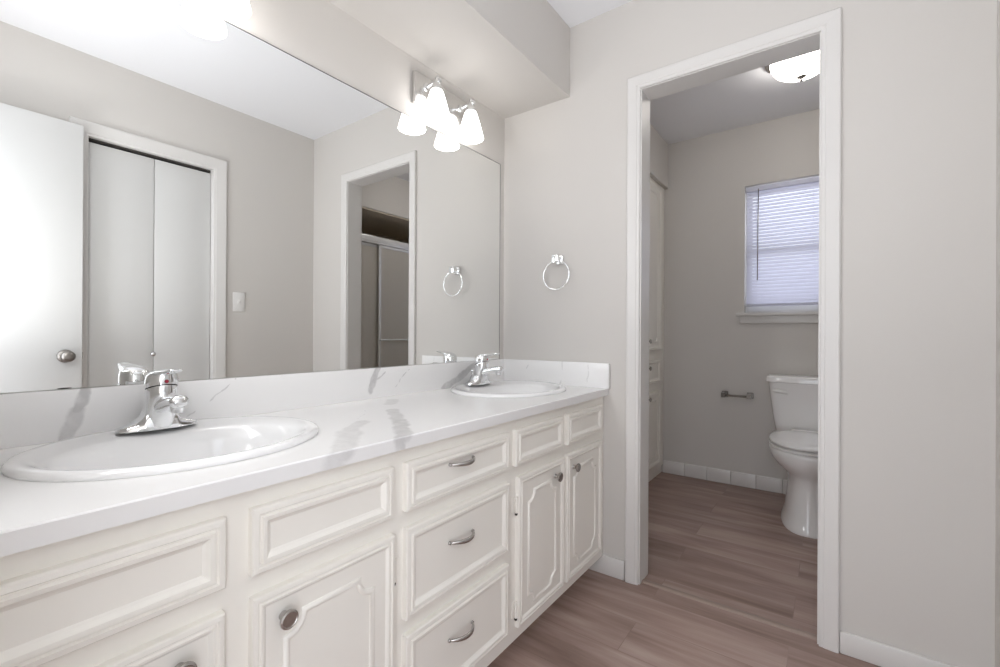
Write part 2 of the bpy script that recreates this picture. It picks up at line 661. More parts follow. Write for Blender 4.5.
# entry doorway lining (behind the camera)
bm = bmesh.new()
bx(bm, EX0, EX0 + .012, -.141, -.029, 0, 2.04)
bx(bm, EX1 - .012, EX1, -.141, -.029, 0, 2.04)
bx(bm, EX0 + .012, EX1 - .012, -.141, -.029, 2.028, 2.04)
obj('trim_7', bm, M['trim'], kind='structure')

# ------------------------------------------------------------------ window
fr = bmesh.new()
yo = Y2 + .055
for a, b_, c, d in ((WX0, WX0 + .014, WZ0, WZ1), (WX1 - .014, WX1, WZ0, WZ1), (WX0 + .014, WX1 - .014, WZ1 - .014, WZ1), (WX0 + .014, WX1 - .014, WZ0, WZ0 + .014)):
    bx(fr, a, b_, yo, yo + .05, c, d, .003)
win = obj('window_1', fr, M['plastic'], kind='structure', smooth=True, angle=.7)
MZ = 1.60
for nm, z0, z1, y0 in (('lower_sash', WZ0 + .014, MZ + .02, yo + .004), ('upper_sash', MZ - .02, WZ1 - .014, yo + .027)):
    bm = bmesh.new()
    x0, x1 = WX0 + .014, WX1 - .014
    bx(bm, x0, x0 + .022, y0, y0 + .02, z0, z1)
    bx(bm, x1 - .022, x1, y0, y0 + .02, z0, z1)
    bx(bm, x0 + .022, x1 - .022, y0, y0 + .02, z1 - .04, z1)
    bx(bm, x0 + .022, x1 - .022, y0, y0 + .02, z0, z0 + .04)
    s = obj(nm, bm, M['plastic'], win)
    box('pane', x0 + .022, x1 - .022, y0 + .008, y0 + .012, z0 + .04, z1 - .04, M['glass'], s)
box('window_sill', .808, 1.672, Y2 - .035, Y2 + .055, WZ0 - .022, WZ0, M['trim'], win, bev=.004)
box('window_apron', .832, 1.648, Y2 - .016, Y2, WZ0 - .072, WZ0 - .022, M['trim'], win, bev=.003)

# mini blind
bl = thing('window_blind', 'white horizontal mini blind lowered over the toilet room window', 'blind', (1.24, Y2 + .02, 1.2))
bx0, bx1 = WX0 + .006, WX1 - .006
box('headrail', bx0, bx1, Y2 + .004, Y2 + .034, WZ1 - .040, WZ1 - .010, M['slat'], bl, bev=.002)
bm = bmesh.new()
zt, zb_ = WZ1 - .050, 1.240
pitch = .0228
k = 0
z = zt
while z > zb_:
    ring = []
    tilt = math.radians(66)
    for i in range(5):
        s = (i / 4 - .5)
        yy = s * .025 * cos(tilt)
        zz = s * .025 * sin(tilt)
        bow = (.25 - s * s) * .006
        ring.append((yy - bow * -sin(tilt), zz + bow * cos(tilt)))
    rows = []
    for x in (bx0 + .004, bx1 - .004):
        rows.append([(x, Y2 + .019 + a, z + b_) for a, b_ in ring] + [(x, Y2 + .019 + a + .0005, z + b_ - .0005) for a, b_ in reversed(ring)])
    loft(bm, rows)
    z -= pitch
obj('slats', bm, M['slat'], bl, smooth=True, angle=.8)
box('bottom_rail', bx0 + .003, bx1 - .003, Y2 + .008, Y2 + .030, 1.225, 1.243, M['slat'], bl, bev=.003)
for x in (.925, 1.24, 1.555):
    bm = bmesh.new()
    for yy in (Y2 + .0085, Y2 + .0295):
        tube(bm, [(x, yy, WZ1 - .03), (x, yy, 1.24)], .0007, 5)
    obj('ladder_cord', bm, M['slat'], bl)
bm = bmesh.new()
tube(bm, [(.936, Y2 - .004, 2.012), (.934, Y2 - .007, 1.7), (.932, Y2 - .004, 1.40)], .0035, 6)
tube(bm, [(.936, Y2 + .006, 2.015), (.936, Y2 - .004, 2.012)], .002, 6)
obj('tilt_wand', bm, M['nickel'], bl, smooth=True)

# ------------------------------------------------------------------ doors seen in the mirror
d1 = box('door_1', 1.620, 1.655, -.025, .585, .01, 2.030, M['door'], kind='structure', bev=.002)
bm = bmesh.new()
lathe(bm, [(.031, 0), (.031, .004), (.026, .009), (.012, .012), (.011, .030), (.020, .036), (.026, .046), (.0265, .056), (.021, .064), (.010, .067)], (1.620, .525, .913), '-x', 28)
obj('door_knob', bm, M['knob'], d1, smooth=True, angle=1.0)
bm = bmesh.new()
lathe(bm, [(.031, 0), (.031, .003), (.012, .006), (.011, .012), (.022, .018), (.026, .026), (.015, .032)], (1.655, .525, .913), 'x', 28)
obj('door_knob', bm, M['knob'], d1, smooth=True, angle=1.0)
box('strike_latch', 1.630, 1.645, .585, .589, .895, .931, M['nickel'], d1, bev=.001)

bf = bmesh.new()
bx(bf, W + .03, W + .06, CY0 + .004, CY1 - .004, CZT - .012, CZT)
d2 = obj('door_2', bf, M['dark'], kind='structure')
for a, b_ in ((CY0 + .003, .9025), (.9055, CY1 - .003)):
    box('bifold_panel', W + .028, W + .060, a, b_, .012, CZT - .020, M['door'], d2, bev=.002)
bm = bmesh.new()
lathe(bm, [(.007, 0), (.005, .008), (.010, .014), (.0125, .019), (.010, .024), (.004, .026)], (W + .028, .8985, .908), '-x', 24)
obj('closet_knob', bm, M['plate'], d2, smooth=True, angle=1.0)

# light switch
sw = thing('light_switch', 'white toggle light switch on the wall opposite the mirror, right of the closet', 'light switch', (W, 1.340, 1.22))
box('wall_plate', W - .006, W, 1.304, 1.376, 1.161, 1.283, M['plastic'], sw, bev=.003)
bm = bmesh.new()
bx(bm, W - .0075, W - .006, 1.333, 1.347, 1.208, 1.236)
loft(bm, [[(W - .0075, 1.336, 1.214), (W - .0075, 1.344, 1.214), (W - .0075, 1.344, 1.230), (W - .0075, 1.336, 1.230)],
          [(W - .018, 1.337, 1.230), (W - .018, 1.343, 1.230), (W - .018, 1.343, 1.238), (W - .018, 1.337, 1.238)]])
obj('toggle', bm, M['plastic'], sw)
for z in (1.177, 1.267):
    bm = bmesh.new()
    lathe(bm, [(.003, 0), (.002, .0012)], (W - .006, 1.340, z), '-x', 10)
    obj('screw', bm, M['plastic'], sw)


# ------------------------------------------------------------------ vanity cabinet
XF = .535      # face of the frame
VY0, VY1 = -.028, YB - .002


def panel_front(y0, y1, z0, z1, x=XF, prof=None):
    """one moulded drawer or door front: concentric mitred rectangles; prof = (inset, depth)"""
    prof = prof or [(0, 0), (0, .013), (.0025, .0160), (.010, .0170), (.0125, .0135), (.0150, .0135), (.0175, .0185), (.0235, .0178), (.029, .0125), (.033, .0100)]
    bm = bmesh.new()
    R = [[bm.verts.new(p) for p in ((x + d, y0 + i, z0 + i), (x + d, y1 - i, z0 + i), (x + d, y1 - i, z1 - i), (x + d, y0 + i, z1 - i))] for i, d in prof]
    for a, b_ in zip(R, R[1:]):
        for k in range(4):
            bm.faces.new((a[k], a[(k + 1) % 4], b_[(k + 1) % 4], b_[k]))
    bm.faces.new(R[-1])
    bm.faces.new(list(reversed(R[0])))
    return bm


def scoop_bead(y0, y1, z0, z1, x, r=.034, w_=.0065, h=.006):
    """applied half-round moulding on a door: a rectangle with scooped-in corners"""
    path = []
    for cy, cz, a0 in ((y0, z0, pi / 2), (y1, z0, pi), (y1, z1, 3 * pi / 2), (y0, z1, 2 * pi)):
        pts = []
        for i in range(9):
            t = a0 - (pi / 2) * i / 8
            pts.append((cy + r * cos(t), cz + r * sin(t)))
        path += pts
    n = len(path)
    sec = [(-w_, 0), (-w_ * .8, h * .55), (-w_ * .25, h), (w_ * .25, h), (w_ * .8, h * .55), (w_, 0)]
    bm = bmesh.new()
    R = []
    for i in range(n):
        p0, p, p1 = Vector(path[i - 1]), Vector(path[i]), Vector(path[(i + 1) % n])
        d0, d1 = (p - p0).normalized(), (p1 - p).normalized()
        n0, n1 = Vector((-d0.y, d0.x)), Vector((-d1.y, d1.x))
        nn = (n0 + n1)
        nn = nn.normalized() if nn.length > 1e-4 else n0
        k = 1 / max(.6, nn.dot(n0))
        R.append([bm.verts.new((x + s[1], p.x + nn.x * s[0] * k, p.y + nn.y * s[0] * k)) for s in sec])
    for i in range(n):
        a, b_ = R[i], R[(i + 1) % n]
        for q in range(5):
            bm.faces.new((a[q], a[q + 1], b_[q + 1], b_[q]))
    return bm


def knob(parent, x, y, z, r=.0165, name='knob'):
    bm = bmesh.new()
    lathe(bm, [(.008, 0), (.0065, .004), (.0055, .010), (.010, .014), (r * .94, .017), (r, .0195), (r * .97, .0222), (r * .80, .0236), (r * .74, .0228), (.001, .0226)], (x, y, z), 'x', 28)
    return obj(name, bm, M['nickel'], parent, smooth=True, angle=.6)


def pull(parent, x, y, z, L=.092):
    """slim bow pull"""
    bm = bmesh.new()
    pts, rad = [], []
    for i in range(21):
        t = i / 20
        s = 2 * t - 1
        pts.append((x + .003 + .024 * (1 - s * s), y + s * L / 2, z))
        rad.append(.0030 + .0034 * (1 - s * s))
    tube(bm, pts, rad, 10, flat=((1, 0, 0), .7))
    for s in (-1, 1):
        tube(bm, [(x - .001, y + s * L / 2, z), (x + .005, y + s * L / 2, z)], [.0048, .0036], 10)
    return obj('handle', bm, M['nickel'], parent, smooth=True)


van = thing('vanity_cabinet', 'long white double-sink vanity cabinet with moulded drawers and doors along the mirror wall', 'vanity cabinet', (.27, .907, 0))
# carcass: back-less box with partitions, toe kick and face frame
bm = bmesh.new()
bx(bm, .004, XF - .02, VY0, VY0 + .018, .076, .767)
bx(bm, .004, XF - .02, VY1 - .018, VY1, .076, .767)
for y in (.680, 1.122):
    bx(bm, .004, XF - .02, y - .009, y + .009, .094, .767)
bx(bm, .004, XF - .02, VY0 + .018, VY1 - .018, .076, .094)
bx(bm, .455, .470, VY0 + .0, VY1, .0, .076)
obj('carcass', bm, M['cab'], van)
bm = bmesh.new()
zrails = [(.076, .10), (.598, .612), (.745, .767)]
st = [(VY0, .010), (.338, .352), (.668, .698), (1.114, 1.158), (1.446, 1.478), (1.803, VY1)]
bx(bm, XF - .02, XF, VY0, VY1, .076, .767)          # frame board the fronts lie on
obj('face_frame', bm, M['cab'], van)
TOP = (.621, .733)
DOORZ = (.118, .583)
for y0, y1 in ((.006, .328), (.368, .671), (1.154, 1.456), (1.493, 1.800)):
    obj('false_drawer_front', panel_front(y0, y1, *TOP), M['cab'], van)
for z0, z1 in (TOP, (.374, .583), (.124, .338)):
    dr = obj('drawer_front', panel_front(.709, 1.118, z0, z1), M['cab'], van)
    pull(dr, XF + .010, .903, (z0 + z1) / 2 + .018)
dprof = [(0, 0), (0, .013), (.002, .0160), (.008, .0170), (.0105, .0140), (.013, .0140), (.015, .0170), (.0185, .0165), (.024, .0115)]
for y0, y1, hinge, in ((.014, .327, 'lo'), (.369, .675, 'hi'), (1.171, 1.467, 'lo'), (1.490, 1.799, 'hi')):
    dr = obj('door', panel_front(y0, y1, *DOORZ, prof=dprof), M['cab'], van)
    b0, b1, c0, c1 = y0 + .060, y1 - .060, DOORZ[0] + .045, DOORZ[1] - .062
    obj('panel_moulding', scoop_bead(b0, b1, c0, c1, XF + .0110), M['cab'], dr, smooth=True, angle=.9)
    ky = b1 - .002 if hinge == 'lo' else b0 - .006
    knob(dr, XF + .0115, ky, c1 + .009)
    hy = y0 - .004 if hinge == 'lo' else y1 + .004
    for hz in (.175, .50):
        bm = bmesh.new()
        tube(bm, [(XF + .006, hy, hz - .026), (XF + .006, hy, hz + .026)], .0045, 10)
        sg = -1 if hinge == 'lo' else 1
        bx(bm, XF, XF + .002, min(hy, hy + sg * .016), max(hy, hy + sg * .016), hz - .022, hz + .022)
        h = obj('hinge', bm, M['cab'], dr, smooth=True, angle=.7)
        bm = bmesh.new()
        lathe(bm, [(.003, 0), (.005, -.003), (.004, -.007)], (XF + .006, hy, hz - .026), 'z', 8)
        obj('hinge_pin', bm, M['dark'], h)

# ------------------------------------------------------------------ countertop with two oval cut-outs
S1 = (.248, .380, .226, .262)      # cx, cy, half x, half y
S2 = (.250, 1.544, .226, .262)
CX1, TH = .5567, .029


def counter():
    bm = bmesh.new()
    x0, x1, y0, y1 = .0015, CX1, VY0 + .001, YB - .0015
    ch = .0025

    def slab(a, b_):
        for z, fl in ((ZC, 0), (ZC - TH, 1)):
            xe = x1 - (ch if z == ZC else 0)
            quad(bm, [(x0, a, z), (xe, a, z), (xe, b_, z), (x0, b_, z)])

    def ring(s, a, b_):
        cx, cy, ra, rb = s
        ra, rb = ra - .03, rb - .03
        for z in (ZC, ZC - TH):
            xe = x1 - (ch if z == ZC else 0)
            angs = sorted([2 * pi * i / 72 for i in range(72)] + [math.atan2(yy - cy, xx - cx) % (2 * pi) for xx in (x0, xe) for yy in (a, b_)])
            inn, outr = [], []
            for t in angs:
                c, s_ = cos(t), sin(t)
                k = 1 / sqrt((c / ra) ** 2 + (s_ / rb) ** 2)
                inn.append((cx + c * k, cy + s_ * k, z))
                kk = min(((xe - cx) / c if c > 1e-9 else 9e9), ((x0 - cx) / c if c < -1e-9 else 9e9),
                         ((b_ - cy) / s_ if s_ > 1e-9 else 9e9), ((a - cy) / s_ if s_ < -1e-9 else 9e9))
                outr.append((cx + c * kk, cy + s_ * kk, z))
            I = [bm.verts.new(p) for p in inn]
            O = [bm.verts.new(p) for p in outr]
            n = len(I)
            for i in range(n):
                j = (i + 1) % n
                bm.faces.new((I[i], O[i], O[j], I[j]))
            if z == ZC:
                top = I
            else:
                for i in range(n):
                    j = (i + 1) % n
                    bm.faces.new((top[i], top[j], I[j], I[i]))

    a1, b1 = S1[1] - .29, S1[1] + .29
    a2, b2 = S2[1] - .29, S2[1] + .29
    slab(y0, a1); ring(S1, a1, b1); slab(b1, a2); ring(S2, a2, b2); slab(b2, y1)
    quad(bm, [(x1 - ch, y0, ZC), (x1, y0, ZC - ch), (x1, y1, ZC - ch), (x1 - ch, y1, ZC)])
    quad(bm, [(x1, y0, ZC - ch), (x1, y0, ZC - TH), (x1, y1, ZC - TH), (x1, y1, ZC - ch)])
    quad(bm, [(x0, y0, ZC), (x0, y1, ZC), (x0, y1, ZC - TH), (x0, y0, ZC - TH)])
    for y in (y0, y1):
        quad(bm, [(x0, y, ZC), (x1 - ch, y, ZC), (x1, y, ZC - ch), (x1, y, ZC - TH), (x0, y, ZC - TH)])
    return bm


ct = bpy.data.objects.new('countertop', None)
COL.objects.link(ct)
tag(ct, 'white quartz vanity countertop with grey veins and low backsplash', 'countertop')
obj('counter_slab', counter(), M['quartz'], ct)
box('backsplash', .0015, .020, VY0 + .001, YB - .0015, ZC, ZB, M['quartz'], ct, bev=.0015)
box('side_splash', .020, .566, YB - .021, YB - .0015, ZC, ZB, M['quartz'], ct, bev=.0015)

# ------------------------------------------------------------------ sinks
def sink(s, label):
    cx, cy, ra, rb = s
    t = thing('drop_in_sink', label, 'sink', (cx, cy, ZC), 'oval sinks in the vanity counter')
    bm = bmesh.new()
    n = 72
    # (scale inset in x front, inset y, z, x shift): the basin sits forward so the back rim is a wide faucet deck
    prof = [(0, 0, .0005, 0), (.0, .0, .006, 0), (.004, .004, .011, 0), (.012, .012, .0135, 0), (.022, .022, .0125, 0), (.032, .032, .008, .002),
            (.052, .040, .0035, .020), (.060, .048, -.004, .027), (.068, .058, -.03, .030), (.082, .078, -.07, .031), (.105, .11, -.105, .031), (.145, .165, -.128, .031), (.19, .215, -.135, .031), (.203, .239, -.136, .031)]
    rings = []
    for ix, iy, z, sh in prof:
        rings.append(ell(cx + sh, cy, ZC + z, ra - ix, rb - iy, n))
    under = [(.203, .239, -.150, .031), (.15, .17, -.145, .031), (.095, .10, -.12, .031), (.070, .065, -.07, .031), (.058, .050, -.02, .027), (.045, .040, .0005, .010)]
    for ix, iy, z, sh in under:
        rings.append(ell(cx + sh, cy, ZC + z, ra - ix, rb - iy, n))
    R = [[bm.verts.new(p) for p in r] for r in rings]
    for a, b_ in zip(R, R[1:] + R[:1]):
        for i in range(n):
            bm.faces.new((a[i], a[(i + 1) % n], b_[(i + 1) % n], b_[i]))
    obj('basin', bm, M['ceramic'], t, smooth=True)
    bm = bmesh.new()
    lathe(bm, [(.0228, 0), (.0228, .003), (.017, .004), (.015, .001), (.012, .001), (.012, .006), (.009, .008), (.001, .008)], (cx + .031, cy, ZC - .136), 'z', 28)
    obj('drain', bm, M['chrome'], t, smooth=True, angle=.7)
    return t


sink(S1, 'near oval white sink set in the left end of the counter')
sink(S2, 'far oval white sink set in the counter beside the back wall')


# ------------------------------------------------------------------ faucets
def faucet(x, y, label, lever_dir):
    z0 = ZC + .0115
    t = thing('faucet', label, 'faucet', (x, y, z0), 'chrome faucets on the sinks')

    def P(a, b_, c):
        return (x + a, y + b_, z0 + c)
    # base: long low wings rising into the column, one lofted surface along y
    bm = bmesh.new()
    sec = [(-.0765, .006, .004, 0), (-.074, .015, .009, 0), (-.060, .021, .013, 0), (-.045, .025, .019, .001), (-.034, .0275, .029, .002), (-.0285, .0285, .043, .003)]
    sec = sec + [(-s[0], *s[1:]) for s in reversed(sec)]
    rings = []
    for yy, hw, h, sh in sec:
        r = []
        for i in range(15):
            tt = pi * i / 14
            c, s_ = cos(tt), sin(tt)
            r.append(P(sh + hw * math.copysign(abs(c) ** .7, c), yy, h * abs(s_) ** .6))
        rings.append(r)
    loft(bm, rings)
    obj('base', bm, M['chrome'], t, smooth=True, angle=1.1)
    CF = .019
    # broad column with a slanted top
    bm = bmesh.new()
    rings = []
    for z, a, b_, sh, sl in ((.003, .0300, .0365, -.016, 0), (.02, .0295, .0325, -.011, 0), (.045, .0292, .0300, -.004, 0), (.070, .0300, .0303, 0, .3), (.088, .0308, .0308, 0, 1), (.0905, .0300, .0300, 0, 1)):
        rings.append([P(CF + sh + a * cos(2 * pi * i / 36), b_ * sin(2 * pi * i / 36), z + sl * .010 * cos(2 * pi * i / 36)) for i in range(36)])
    loft(bm, rings)
    col = obj('body', bm, M['chrome'], t, smooth=True, angle=1.0)
    bm = bmesh.new()
    loft(bm, [[P(CF + .0296 * cos(2 * pi * i / 36), .0296 * sin(2 * pi * i / 36), z + .010 * cos(2 * pi * i / 36)) for i in range(36)] for z in (.0903, .0930)])
    obj('seam_ring', bm, M['dark'], col, smooth=True, angle=.6)
    # spout
    bm = bmesh.new()
    pts, rad = [], []
    for i in range(15):
        k = i / 14
        pts.append(P(CF + .010 + .101 * k, 0, .050 + .020 * sin(k * pi * .5)))
        rad.append((.0205 - .0025 * k) * (1 if k < .93 else .86 if k < .99 else .55))
    tube(bm, pts, rad, 24, flat=((0, 0, 1), .78))
    sp = obj('spout', bm, M['chrome'], t, smooth=True, angle=1.2)
    bm = bmesh.new()
    lathe(bm, [(.0130, .012), (.0135, .000), (.0128, -.010), (.0118, -.0105), (.0112, -.016), (.009, -.0165), (.008, -.012), (.001, -.012)], P(.111, 0, .062), 'z', 24)
    obj('aerator', bm, M['chrome'], sp, smooth=True, angle=.8)
    # handle: slanted cap with a broad flat lever
    bm = bmesh.new()
    rings = []
    for z, r_, sl in ((.0930, .0312, 1), (.100, .0316, 1), (.112, .0312, .9), (.122, .0290, .6), (.128, .0230, .4), (.1305, .012, .2)):
        rings.append([P(CF + r_ * cos(2 * pi * i / 36), r_ * sin(2 * pi * i / 36), z + sl * .010 * cos(2 * pi * i / 36)) for i in range(36)])
    loft(bm, rings)
    cap = obj('handle', bm, M['chrome'], t, smooth=True, angle=1.0)
    bm = bmesh.new()
    lx, ly = cos(lever_dir), sin(lever_dir)
    pts = [P(CF + lx * d, ly * d, h) for d, h in ((-.022, .1195), (-.010, .1235), (.012, .127), (.035, .1295), (.055, .1315), (.070, .134), (.081, .136), (.087, .1365))]
    tube(bm, pts, [.012, .021, .027, .024, .019, .0165, .0145, .008], 18, flat=((-.12 * lx, -.12 * ly, 1), .30))
    obj('lever', bm, M['chrome'], cap, smooth=True, angle=1.2)
    bm = bmesh.new()
    lathe(bm, [(.0045, 0), (.003, .0022), (.0005, .0026)], P(CF + .0310, 0, .109), 'x', 14)
    obj('temperature_dot', bm, M['red'], cap, smooth=True)
    # pop-up drain rod behind the column
    bm = bmesh.new()
    tube(bm, [P(-.034, 0, .006), P(-.034, 0, .050)], .0022, 8)
    lathe(bm, [(.0022, 0), (.0055, .003), (.006, .008), (.004, .012), (.0005, .013)], P(-.034, 0, .048), 'z', 14)
    obj('drain_rod', bm, M['chrome'], t, smooth=True)
    return t


faucet(.078, .380, 'chrome single-lever faucet on the near sink in the left of the photo', math.radians(0))
faucet(.078, 1.552, 'chrome single-lever faucet on the far sink by the back wall', math.radians(6))

# ------------------------------------------------------------------ mirror
mr_ = box('wall_mirror', .0012, .0046, VY0 + .004, 1.809, ZB + .001, 1.8686, M['mirror'])
_y0, _y1, _z0, _z1 = VY0 + .004, 1.809, ZB + .001, 1.8686
bm = bmesh.new()
bx(bm, .0012, .0052, _y0, _y1, _z1 - .0016, _z1 + .0006)
bx(bm, .0012, .0052, _y1 - .0016, _y1 + .0006, _z0, _z1 - .0016)
obj('mirror_edge', bm, M['edge'], mr_)
bm = bmesh.new()
lathe(bm, [(.011, .0034), (.010, .0038), (.0005, .0038)], (.0012, .0, .0), 'x', 20)
for v in bm.verts:
    v.co = Vector((v.co.x, .235 + v.co.y * 1.1, ZB + .0022 + v.co.z * .12))
obj('edge_stain', bm, M['dark'], mr_)
tag(mr_, 'large frameless wall mirror above the vanity backsplash', 'mirror')


# ------------------------------------------------------------------ vanity lights
def vanity_light(y, label, dz=0.0):
    t = thing('vanity_light', label, 'wall light', (0, y, 1.99), 'two-shade wall lights above the mirror')
    pl = box('backplate', .0005, .018, y - .168, y + .168, 1.931, 2.056, M['plate'], t, bev=.0025)
    for s in (-.1045, .1045):
        yy = y + s
        X = .074
        bm = bmesh.new()
        lathe(bm, [(.016, 0), (.016, .004), (.0075, .008)], (.018, yy, 2.014), 'x', 18)
        tube(bm, [(.018, yy, 2.014), (.045, yy, 2.017), (X + .012, yy, 2.020)], .0062, 12)
        lathe(bm, [(.006, 0), (.010, .002), (.010, .008), (.004, .011)], (X + .010, yy, 2.020), 'x', 14)
        obj('arm', bm, M['chrome'], t, smooth=True, angle=.9)
        bm = bmesh.new()
        lathe(bm, [(.001, .056), (.005, .054), (.0065, .048), (.0055, .042), (.008, .038), (.016, .026), (.021, .010), (.0225, .0), (.021, -.002)], (X, yy, 1.984), 'z', 24, False, True)
        obj('socket_cap', bm, M['chrome'], t, smooth=True, angle=.9)
        bm = bmesh.new()
        prof = [(a, b_ * .90) for a, b_ in [(.0185, .130), (.0225, .1285), (.0270, .118), (.0345, .092), (.0420, .062), (.0500, .030), (.0550, .009), (.0565, .002), (.0550, 0), (.0525, .004), (.0475, .030), (.0395, .062), (.032, .092), (.0245, .116), (.0180, .127)]]
        lathe(bm, prof, (X, yy, 1.867), 'z', 36, False, False)
        sh = obj('glass_shade', bm, M['shade'], t, smooth=True)
        bm = bmesh.new()
        lathe(bm, [(.012, .105), (.012, .095), (.016, .080), (.022, .062), (.024, .048), (.020, .036), (.010, .028), (.0005, .027)], (X, yy, 1.867), 'z', 20)
        obj('bulb', bm, M['shade'], t, smooth=True)
    t.location.z += dz
    return t


vanity_light(1.392, 'chrome two-shade wall light above the mirror near the back wall corner')
vanity_light(.416, 'wall light above the mirror cut by the top left edge of the photo', -.002)

# ------------------------------------------------------------------ towel ring
tr_ = thing('towel_ring', 'chrome towel ring hanging on the back wall beside the doorway', 'towel ring', (.31, YB, 1.37))
bm = bmesh.new()
bx(bm, .300, .338, YB - .008, YB, 1.352, 1.390, .003)
bx(bm, .307, .331, YB - .040, YB - .008, 1.358, 1.384, .003)
bx(bm, .302, .336, YB - .052, YB - .038, 1.354, 1.388, .003)
obj('wall_post', bm, M['chrome'], tr_, smooth=True, angle=.7)
bm = bmesh.new()
R_ = .066
tube(bm, [(.3185 + R_ * sin(a), YB - .034 - .006 * (1 - cos(a)) * .5, 1.358 - R_ + .006 + R_ * cos(a)) for a in [2 * pi * i / 56 for i in range(56)]], .0030, 10, closed=True)
obj('ring', bm, M['chrome'], tr_, smooth=True)

# ------------------------------------------------------------------ toilet paper holder
tp = thing('toilet_paper_holder', 'empty grey metal toilet paper holder on the far wall left of the toilet', 'toilet paper holder', (.808, Y2, .62))
for x in (.738, .893):
    bm = bmesh.new()
    bx(bm, x - .020, x + .020, Y2 - .009, Y2, .602, .642, .003)
    bx(bm, x - .012, x + .012, Y2 - .070, Y2 - .009, .609, .635, .001)
    bx(bm, x - .013, x + .013, Y2 - .078, Y2 - .060, .606, .638, .001)
    obj('post', bm, M['knob'], tp)
bm = bmesh.new()
tube(bm, [(.745, Y2 - .069, .620), (.80, Y2 - .069, .620), (.81, Y2 - .069, .620), (.885, Y2 - .069, .620)], [.0065, .0065, .008, .008], 12)
obj('roller_bar', bm, M['knob'], tp, smooth=True)

# ------------------------------------------------------------------ toilet
TX = 1.236
to = thing('toilet', 'white two-piece toilet with closed lid below the toilet room window', 'toilet', (TX, 3.1, 0))


def tring(z, hx, yf, yb, p=2.3, n=48, flat_back=True):
    """egg-shaped ring: front at yf, back at yb, widest about 55 % of the way back"""
    ym = yf + (yb - yf) * .56
    r = []
    for i in range(n):
        t = 2 * pi * i / n
        c, s_ = cos(t), sin(t)
        xx = hx * math.copysign(abs(c) ** (2 / p), c)
        if s_ < 0:
            yy = ym + (ym - yf) * -abs(s_) ** (2 / 2.1)
        else:
            yy = ym + (yb - ym) * abs(s_) ** (2 / 3.2)
        r.append((TX + xx, yy, z))
    return r


bm = bmesh.new()
loft(bm, [tring(0, .135, 2.794, 3.36, 2.6), tring(.012, .136, 2.792, 3.36, 2.6), tring(.03, .130, 2.804, 3.355, 2.6), tring(.08, .117, 2.816, 3.34, 2.5),
          tring(.15, .110, 2.828, 3.32, 2.4), tring(.21, .104, 2.836, 3.31, 2.4), tring(.265, .104, 2.836, 3.30, 2.3), tring(.295, .124, 2.815, 3.29, 2.2),
          tring(.325, .156, 2.783, 3.285, 2.15), tring(.36, .181, 2.758, 3.28, 2.1), tring(.395, .191, 2.748, 3.28, 2.1), tring(.412, .191, 2.748, 3.28, 2.1), tring(.420, .185, 2.754, 3.275, 2.1)])
# shelf under the tank
bx(bm, TX - .16, TX + .16, 3.20, 3.452, .34, .425, .02, 3)
obj('bowl', bm, M['toilet'], to, smooth=True, angle=1.0)
bm = bmesh.new()
loft(bm, [tring(.423, .184, 2.752, 3.235, 2.1), tring(.425, .190, 2.746, 3.24, 2.1), tring(.434, .192, 2.744, 3.24, 2.1), tring(.437, .186, 2.75, 3.235, 2.1)])
obj('seat', bm, M['toilet'], to, smooth=True, angle=1.0)
bm = bmesh.new()
loft(bm, [tring(.4440, .184, 2.752, 3.235, 2.1), tring(.447, .190, 2.746, 3.24, 2.1), tring(.456, .191, 2.745, 3.24, 2.1), tring(.464, .180, 2.757, 3.232, 2.1), tring(.4685, .14, 2.80, 3.2, 2.1), tring(.470, .06, 2.92, 3.1, 2.1)])
obj('seat_lid', bm, M['toilet'], to, smooth=True)
bm = bmesh.new()
bx(bm, TX - .095, TX + .095, 3.226, 3.254, .424, .468, .006)
obj('seat_hinge', bm, M['toilet'], to, smooth=True, angle=.7)
bm = bmesh.new()
n = 40
rings = []
for z, hx, y0 in ((.426, .172, 3.285), (.435, .180, 3.275), (.48, .188, 3.268), (.56, .200, 3.26), (.65, .211, 3.252), (.741, .220, 3.246)):
    cy = (y0 + 3.452) / 2
    rings.append(ell(TX, cy, z, hx, 3.452 - cy, n, 7))
loft(bm, rings)
tank = obj('tank', bm, M['toilet'], to, smooth=True, angle=.9)
bm = bmesh.new()
cy = (3.232 + 3.460) / 2
hy = 3.460 - cy
loft(bm, [ell(TX, cy, .741, .224, hy - .006, n, 7), ell(TX, cy, .744, .233, hy, n, 7), ell(TX, cy, .770, .234, hy, n, 7), ell(TX, cy, .778, .229, hy - .004, n, 7), ell(TX, cy, .781, .217, hy - .012, n, 7)])
obj('tank_lid', bm, M['toilet'], to, smooth=True, angle=.9)
bm = bmesh.new()
lathe(bm, [(.012, 0), (.012, .010), (.008, .013)], (TX - .178, 3.249, .690), '-y', 16)
tube(bm, [(TX - .190, 3.231, .692), (TX - .175, 3.230, .692), (TX - .150, 3.229, .689), (TX - .125, 3.229, .684), (TX - .112, 3.229, .682)], [.009, .0135, .0125, .0125, .008], 12, flat=((0, 1, 0), .6))
obj('flush_lever', bm, M['plastic'], tank, smooth=True, angle=1.0)

